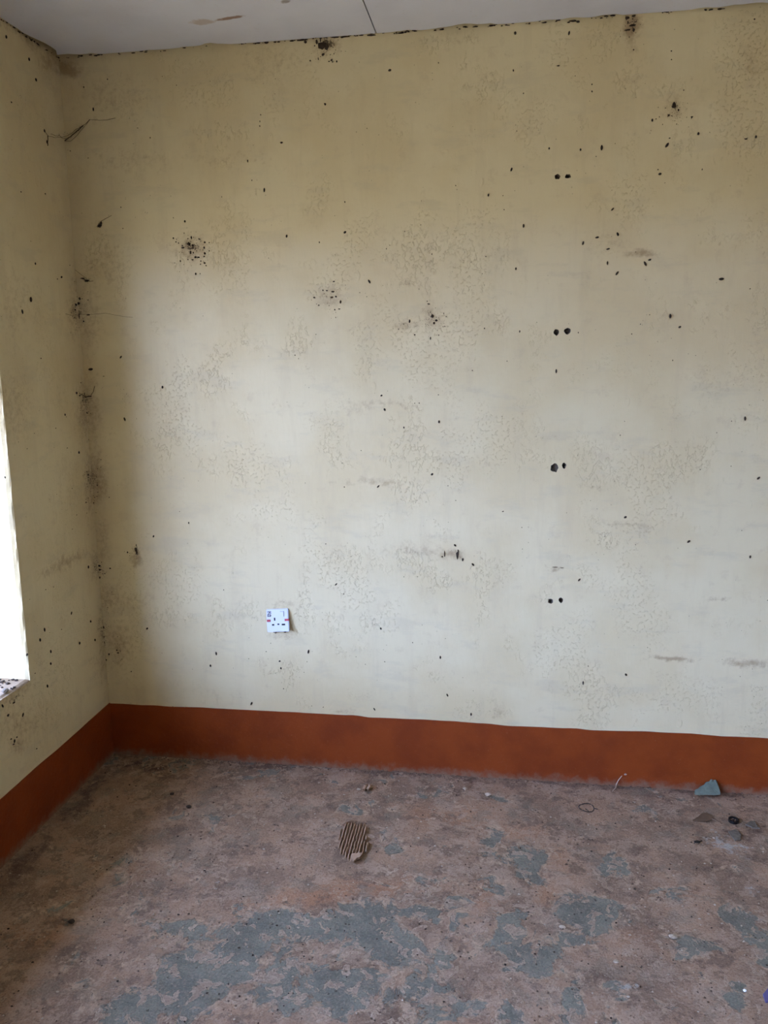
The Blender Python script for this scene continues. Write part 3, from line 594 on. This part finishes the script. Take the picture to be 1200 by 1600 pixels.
# single specks all over the wall, too many and too small to pick apart
SP = [(131,136,.8,1.2),(70,212,.8,1),(95,260,1,.9),(104,278,.9,1),(88,282,1,.8),(110,236,.8,1.2),(138,247,.9,.8),(387,252,.9,2.2),(215,200,1,.6),(168,124,.9,1),(685,98,.7,1),(508,163,1.6,1.8),(440,223,2,1.2),(712,290,.9,.8),(406,197,.9,1),(406,190,.6,1.4),
      (802,110,1,1.4),(818,146,.9,1),(925,132,.9,1),(925,143,.9,1),(858,232,.8,1),(1165,217,2,.9),(1046,216,1.2,.6),(1028,265,.9,.8),(1097,265,.8,1.2),(1049,80,1,.9),(1049,93,.9,.8),(1179,30,1,1),(872,103,2,1),(990,78,1,1),(192,357,1,.6),(162,588,1.6,.6),(189,324,.9,.9),(499,379,.8,1.2),(675,397,.7,1),(461,555,.9,.8),(738,579,.8,.8),(757,513,1,1),(759,401,.7,.7),
      (987,522,.9,.9),(812,518,.8,1.6),(1051,563,.6,1),(712,782,.7,.7),(648,630,.9,.8),(655,630,.9,.8),(685,617,.8,.8),(538,761,.8,.8),(509,850,.8,.8),(786,799,1.4,.9),(700,759,.9,.6),(1143,658,.7,.7),(993,851,.7,.8),(945,838,.7,.7),(1159,829,.6,.6),(969,680,.9,.8),(601,1034,.7,.8),(571,1038,.6,.6),(428,988,.8,.8),(919,1041,.6,1),(905,1073,.6,.6),(270,1104,.7,.7),(423,1005,.8,.6),(416,1018,.9,.6),(443,1076,.8,1),(505,1105,.6,1),(487,1103,.6,.8),(867,886,4,.35),(878,887,3,.3)]
r_ = random.Random(5)
for _ in range(170):
    u, v = r_.uniform(180, 1200), r_.uniform(60, 1090); s = .3 + .45 * r_.random() ** 2; SP.append((u, v, s, s * r_.uniform(.8, 1.5)))
splat('dirt_speck', wall_back, SP, 'back', kind='stuff')
SL = [(44, 1023, 1, 1.8), (60, 1170, .8, 1), (8, 746, .6, 1.6), (105, 700, .6, .8), (87, 669, .5, .7), (57, 1052, .7, .7), (63, 560, .6, 1), (30, 300, .6, 1), (68, 303, .6, 1), (110, 303, .6, 1.2), (14, 160, .6, 1.2), (66, 205, .8, 2.4), (70, 222, .7, 2.4), (88, 436, .6, .8), (15, 1118, 1.3, 1.6), (24, 1098, 1.6, 1.4), (20, 1155, 1, 1), (29, 1152, .8, 1.2), (24, 1163, 1, 1)] + [(r_.uniform(0, 150), r_.uniform(120, 1080), *(lambda s: (s, s * 1.3))(.25 + .3 * r_.random() ** 2)) for _ in range(40)]
splat('dirt_speck', wall_left, SL, 'left', kind='stuff')
splat('mud_residue', wall_left, [(117, 476, 1.3, 2), (116, 484, 1, 1.4), (119, 614, 1, 2), (124, 618, 1, 1.4), (135, 785, .8, 1.4), (138, 742, .8, 2)] + cloud(128, 640, 2.5, 22, 24, 21, .3, .7) + cloud(139, 760, 2.5, 30, 24, 22, .3, .7) + cloud(118, 490, 3, 20, 20, 23, .3, .7), 'left', 'dark droppings beside the corner')
# dirt lodged in the joint under the ceiling boards
b = MB(); r_ = random.Random(12)
for i in range(170):
    u = r_.uniform(95, 1200); dens = float(fbm(np.array([[u / 60, 2.5]]), 61)[0])
    if dens < .47: continue
    p = hit(u, 88 - .0722 * (u - 92), 2, H); s = r_.uniform(.001, .0026)
    b.blob((p[0], -.003, H - .001 + r_.uniform(-.004, .002)), s * r_.uniform(1, 4), s, s, (1,0,0), (0,1,0), (0,0,1), .3, r_)
b.build('ceiling_joint_dirt', M_MUD, wall_back, kind='stuff')
b = MB()
for i in range(60):
    y = -r_.uniform(0, .5); s = r_.uniform(.001, .0022); b.blob((lean(H) + .002, y, H - .001 + r_.uniform(-.004, .001)), s, s * r_.uniform(1, 4), s, (1,0,0), (0,1,0), (0,0,1), .3, r_)
b.build('ceiling_joint_dirt', M_MUD, wall_left, kind='stuff')

# ------------------------------------------------------------------ cobwebs in the corner
def strand(b, pts, sag=.004, rad=.0007):
    P = [np.array(p) for p in pts]; out = []
    for i in range(len(P) - 1):
        for k in range(6):
            t = k / 6; q = P[i] * (1 - t) + P[i + 1] * t; q = q + [0, 0, -sag * 4 * t * (1 - t)] + rng.normal(size=3) * .0006; out.append(q)
    out.append(P[-1]); b.tube(out, rad, 4)
def wl(u, v): p = on_left(u, v); return (lean(p[2]) + .004, p[1], p[2])
def wb(u, v): p = on_back(u, v); return (p[0], -.004, p[2])
def cobweb(label, at_, strands):
    root = link('cobweb', None, label=label, cat='cobweb'); root.location = at_
    for pts, sag, rad in strands:
        b = MB(); strand(b, [np.array(p) - np.array(at_) for p in pts], sag, rad); b.build('strand', M_WEB, root)
cobweb('dirty cobweb strands across the corner high under the ceiling', wb(104, 213), [([wl(65, 204), wl(72, 213), wb(104, 213), wb(120, 202), wb(141, 187)], .004, .0007), ([wl(70, 213), wl(70, 228)], 0, .0014), ([wb(101, 221), wb(116, 210), wb(131, 197)], 0, .0016), ([wl(75, 209), wl(88, 212), wb(105, 217)], .004, .0007), ([wb(95, 217), wb(112, 221), wb(141, 187), wb(181, 185)], .004, .0007)])
cobweb('thin dusty cobweb strands at mid-height in the wall corner', wb(128, 490), [([wb(125, 490), wb(138, 491), wb(165, 489), wb(208, 496)], .002, .0006), ([wl(100, 491), wl(118, 492), wb(128, 490)], .002, .0006)])
cobweb('short sooty cobweb thread in the corner above the mid-height strands', wb(126, 435), [([wb(126, 435), wb(140, 438)], 0, .0013), ([wb(112, 418), wb(122, 425), wb(137, 436)], 0, .0006)])
cobweb('single slanting cobweb thread ending in a dark blob near the corner', wb(152, 355), [([wb(152, 355), wb(160, 345), wb(175, 337)], 0, .0008)])
cobweb('short curled cobweb strand over a mud patch in the corner', wb(131, 619), [([wl(122, 613), wl(126, 616), wb(138, 619), wb(145, 614), wb(149, 603)], .006, .0010), ([wb(131, 625), wb(145, 622)], 0, .0007)])

# ------------------------------------------------------------------ on the sill
sx = lambda u, v: hit(u, v, 2, ZS + .007)
b = MB()
for (u, v) in [(2, 1066), (4, 1068), (8, 1066), (1, 1071), (6, 1064), (20, 1062), (24, 1063), (12, 1068), (22, 1074), (26, 1063), (14, 1063), (3, 1074), (0, 1062), (18, 1076)]:
    p = sx(u, v); s = r_.uniform(.002, .006); b.blob((p[0], p[1], ZS + .007), s * 1.3, s, s * .8, (1,0,0), (0,1,0), (0,0,1), .3, r_)
b.build('sill_dirt', M_MUD, wall_left, kind='stuff')
p = sx(9, 1081); b = MB(); b.blob((p[0], p[1], ZS + .012), .011, .012, .007); b.build('mortar_crumb', M_PLASTER, label='dark mortar crumb on the edge of the window sill', cat='crumb')

# ------------------------------------------------------------------ things on the floor
def footprint():
    A, B = on_floor(541, 1346), on_floor(557, 1290); u = (B - A) / np.linalg.norm(B - A); v = np.array([u[1], -u[0], 0])
    out = [on_floor(*q)[:2] for q in ((529, 1305), (536, 1290), (551, 1283), (566, 1288), (574, 1296), (572, 1306), (576, 1322), (572, 1332), (565, 1338), (556, 1340), (548, 1348), (540, 1349), (533, 1338), (530, 1322))]
    c = np.array([*np.mean(out, 0), 0]); root = link('mud_shoe_print', None, label='dried mud shoe print with ribbed tread on the floor', cat='shoe print'); root.location = tuple(c)
    poly = [((p - c[:2]) @ u[:2], (p - c[:2]) @ v[:2]) for p in out]
    def span(t):
        xs_ = []
        for i in range(len(poly)):
            (a0, b0), (a1, b1) = poly[i], poly[(i + 1) % len(poly)]
            if (b0 - t) * (b1 - t) < 0: xs_.append(a0 + (a1 - a0) * (t - b0) / (b1 - b0))
        return sorted(xs_)
    b = MB(); t0, t1 = min(p[1] for p in poly), max(p[1] for p in poly); pitch = .0100; k = 0; t = t0 + .004
    while t < t1:
        s = span(t)
        if len(s) >= 2:
            a, e = s[0] + rnd.uniform(-.012, .02), s[-1] + rnd.uniform(-.02, .012); n = max(2, int((e - a) / .014)); hgt = rnd.uniform(.008, .011); V_ = []; F_ = []
            for i in range(n + 1):
                x = a + (e - a) * i / n; hh = hgt * (.3 if i in (0, n) else 1) * (rnd.uniform(.75, 1.1) if rnd.random() > .14 else .15); wv = .0030 * rnd.uniform(.8, 1.1); jt = rnd.uniform(-.0008, .0008)
                for (dv, z) in ((-wv, -.004), (-wv * .45, hh), (wv * .45, hh), (wv, -.004)): V_.append(u * x + v * (t - (t0 + t1) / 2 * 0 + dv + jt) + np.array([0, 0, z]))
            for i in range(n): F_ += [(4*i+q, 4*i+q+1, 4*(i+1)+q+1, 4*(i+1)+q) for q in range(3)]
            F_ += [(0, 1, 2, 3)[::-1], tuple(4*n+q for q in range(4))]; b.add(V_, F_)
        t += pitch; k += 1
    b.build('tread_rib', M_FOOT, root)
    q = MB(); P = [on_floor(*w) - c for w in ((549, 1342), (551, 1338.5), (556, 1339.5), (561, 1338), (566, 1338.5), (565, 1342), (562, 1345), (558, 1346), (553, 1351), (550, 1348))]
    q.prism([(p[0] * rnd.uniform(.97, 1.0), p[1] * rnd.uniform(.97, 1.0), .005) for p in P], (0, 0, 1), .007); q.build('loose_clod', M_FOOT, root)
    q = MB()
    for (a, e) in (((534, 1290), (545, 1285)), ((540, 1287), (551, 1284))): q.tube([on_floor(*a) - c + [0, 0, .004], (on_floor(*a) + on_floor(*e)) / 2 - c + [0, 0, .007], on_floor(*e) - c + [0, 0, .004]], .004, 5)
    q.build('toe_ridge', M_FOOT, root)
footprint()

def slab(name, pix, h, mat, label, cat, z=0.0, rag=.0):
    b = MB(); P = [on_floor(*q) for q in pix]; b.prism([(p[0], p[1], z) for p in P], (0, 0, 1), h); return b.build(name, mat, label=label, cat=cat)
# teal chip leaning on the skirting
base = [on_floor(u, 1239) for u in (1084, 1094, 1104, 1114, 1124)]
b = MB(); n = 9; yb_ = base[0][1]
prof = [(1085, 1238), (1092, 1239), (1103, 1238), (1116, 1239), (1125, 1238), (1124, 1231), (1121, 1222), (1118, 1218), (1115, 1219), (1111, 1217), (1108, 1221), (1103, 1222), (1100, 1226), (1094, 1229), (1091, 1232), (1086, 1234)]
def lean_pt(u, v):
    p = hit(u, v, 1, -.035); z = max(p[2], 0); y = -.045 + .036 * min(1, z / .06); q = hit(u, v, 1, y); return np.array([q[0], y, max(q[2], -.004)])
P = [lean_pt(*q) for q in prof]; b.prism(P, (0, -.85, -.5), .009); b.build('plaster_chip', M_TEAL, label='teal grey plaster chip leaning against the red skirting', cat='plaster chip')
# ring, cap, twig, leaf, scraps
c = on_floor(916, 1263); b = MB(); b.tube([(c[0] + .026 * math.cos(a), c[1] + .026 * math.sin(a), .003 + .002 * math.sin(2 * a)) for a in np.linspace(0, 2 * math.pi, 22)], .0016, 5); b.tube([c + [.025, 0, .003], c + [.038, -.006, .003]], .0014, 5); b.tube([c + [-.004, -.008, .003], c + [.004, -.018, .003], c + [.006, -.026, .003]], .0014, 5)
b.build('wire_ring', M_BLACK, label='thin dark wire ring lying on the dusty floor near skirting', cat='wire ring')
c = on_floor(1146, 1283); root = link('bottle_cap', None, label='small round black cap lying on the floor at right', cat='cap'); root.location = (c[0], c[1], 0)
b = MB(); n = 18; V_ = []
for (r, z) in ((.0165, -.002), (.0165, .008), (.0135, .008), (.0130, .003), (.0001, .0025)): V_ += [(r * (1 + .05 * (i % 2)) * math.cos(2*math.pi*i/n), r * (1 + .05 * (i % 2)) * math.sin(2*math.pi*i/n), z) for i in range(n)]
b.add(V_, [(k*n+i, k*n+(i+1) % n, (k+1)*n+(i+1) % n, (k+1)*n+i) for k in range(4) for i in range(n)]); b.build('rim', M_BLACK, root)
b = MB()
for a in (0.3, 1.5, 2.6, 4.0, 5.2): b.blob((.007 * math.cos(a), .007 * math.sin(a), .0042), .003, .002, .0018)
b.build('grit', M_CRUMB, root)
p0, p1, p2 = on_floor(957, 1237), hit(963, 1226, 1, -.012), hit(972, 1212, 1, -.007); b = MB(); b.tube([p0 + [0, 0, .002], (p0 + p1) / 2 + [.004, 0, .003], p1, (p1 + p2) / 2 + [-.003, 0, 0], p2], [.0016, .002, .002, .0015, .0012], 5); b.blob(hit(977, 1210, 1, -.007), .005, .003, .004)
b.build('straw_stalk', M_FIBRE, label='thin pale straw stalk leaning on the red skirting', cat='straw')
root = slab('dry_leaf', [(1082, 1283), (1090, 1278), (1097, 1272), (1104, 1271), (1110, 1275), (1113, 1281), (1106, 1284), (1096, 1284)], .003, M_LEAF, 'brown dry leaf scrap lying beside the pale paint spill', 'leaf', .001)
b = MB(); b.tube([on_floor(1112, 1281) + [0, 0, .003], on_floor(1120, 1284) + [0, 0, .004], on_floor(1128, 1288) + [0, 0, .002]], .0018, 5); b.build('stem', M_LEAF, root)
slab('floor_skim_flake', [(1165, 1289), (1172, 1284), (1179, 1284), (1183, 1291), (1187, 1295), (1176, 1294)], .004, M_PLASTER, 'grey brown flake of floor skim by the black cap', 'flake', -.001)
slab('floor_skim_flake', [(1138, 1300), (1150, 1296), (1158, 1304), (1157, 1312), (1148, 1313), (1142, 1306)], .003, M_PLASTER, 'dark flake of floor skim below the black cap', 'flake', -.001)
slab('violet_scrap', [(1192, 1556), (1200, 1546), (1215, 1546), (1215, 1566), (1196, 1568)], .004, M_BLUE, 'violet scrap on the floor at the right picture edge', 'scrap', .001)
c = on_floor(1089, 1317); b = MB(); b.blob((c[0], c[1], .004), .010, .006, .005); b.tube([c + [.008, .002, .004], c + [.018, .008, .004]], .0016, 4); b.tube([c + [-.006, -.004, .004], c + [-.012, -.010, .003]], .0013, 4); b.build('dead_insect', M_BLACK, label='small dead black insect left of the pale paint spill', cat='insect')
def pebble(u, v, r, mat, label, name='mortar_chip', cat='chip', flat=.5):
    c = on_floor(u, v); b = MB(); b.blob((c[0], c[1], r * flat * .5), r, r * .8, r * flat); b.build(name, mat, label=label, cat=cat)
pebble(763, 1242, .013, M_PALE, 'pale oval mortar chip on the floor below the middle skirting', flat=.35)
pebble(727, 1233, .009, M_PALE, 'small pale crumb near the skirting left of the oval chip')
pebble(1163.5, 1548.5, .0042, simple('white_bead', (.9, .9, .88), .5, .02), 'tiny white bead on the floor in the lower right', 'bead', 'bead', .9)
pebble(962, 1503, .008, M_PALE, 'small pale mortar chip on the dusty floor lower right')
pebble(1051, 1464, .013, M_PALE, 'round pale mortar lump right of the dusty floor centre', flat=.3)
pebble(879, 1449, .009, M_PALE, 'small pale mortar lump on a grey cement patch', flat=.4)
pebble(560, 1234, .008, M_PALE, 'small crumb left of the two mud ridges near skirting')
b = MB()
for (a, e) in (((568, 1236), (574, 1229)), ((574, 1235), (581, 1230))): b.tube([on_floor(*a) + [0, 0, .004], (on_floor(*a) + on_floor(*e)) / 2 + [0, 0, .010], on_floor(*e) + [0, 0, .004]], .006, 6)
b.build('mud_curl', M_FOOT, label='pair of curled mud ridges near skirting above the shoe print', cat='mud')
pebble(269, 1241, .009, M_MUD, 'dark crumb on the shadowed floor nearest the back skirting'); pebble(295, 1261, .010, M_MUD, 'dark crumb on the shadowed floor below its neighbour'); pebble(111, 1441, .011, M_MUD, 'dark crumb alone on the shadowed floor at left')
pebble(163, 1291, .006, M_PALE, 'pale yellowish crumb in the shadowed floor corner')
# loose grit along the skirting and over the floor
b = MB(); r_ = random.Random(31)
for i in range(520):
    x = r_.uniform(.05, 2.6); y = -abs(r_.gauss(.006, .016)) - .004; s = r_.uniform(.001, .0036); b.blob((x, y, s * .4), s * r_.uniform(.8, 1.6), s, s * .7, jit=.3, r=r_)
b.build('skirting_grit', M_CRUMB, floor, kind='stuff')
b = MB()
for i in range(420):
    u, v = r_.uniform(0, 1200), 1200 + 400 * r_.random() ** 1.3; c = on_floor(u, v)
    if c[0] < .03 or c[1] > -.03: continue
    s = r_.uniform(.0008, .0032); b.blob((c[0], c[1], s * .4), s * r_.uniform(.8, 1.6), s, s * .7, jit=.3, r=r_)
b.build('floor_grit', M_PALE, floor, kind='stuff')
b = MB()
for i in range(330):
    u, v = r_.uniform(0, 1200), 1195 + 405 * r_.random() ** 1.5; c = on_floor(u, v)
    if c[0] < .03 or c[1] > -.03: continue
    s = r_.uniform(.0008, .0030); b.blob((c[0], c[1], s * .4), s * r_.uniform(.8, 1.6), s, s * .7, jit=.3, r=r_)
b.build('dark_grit', M_MUD, floor, kind='stuff')
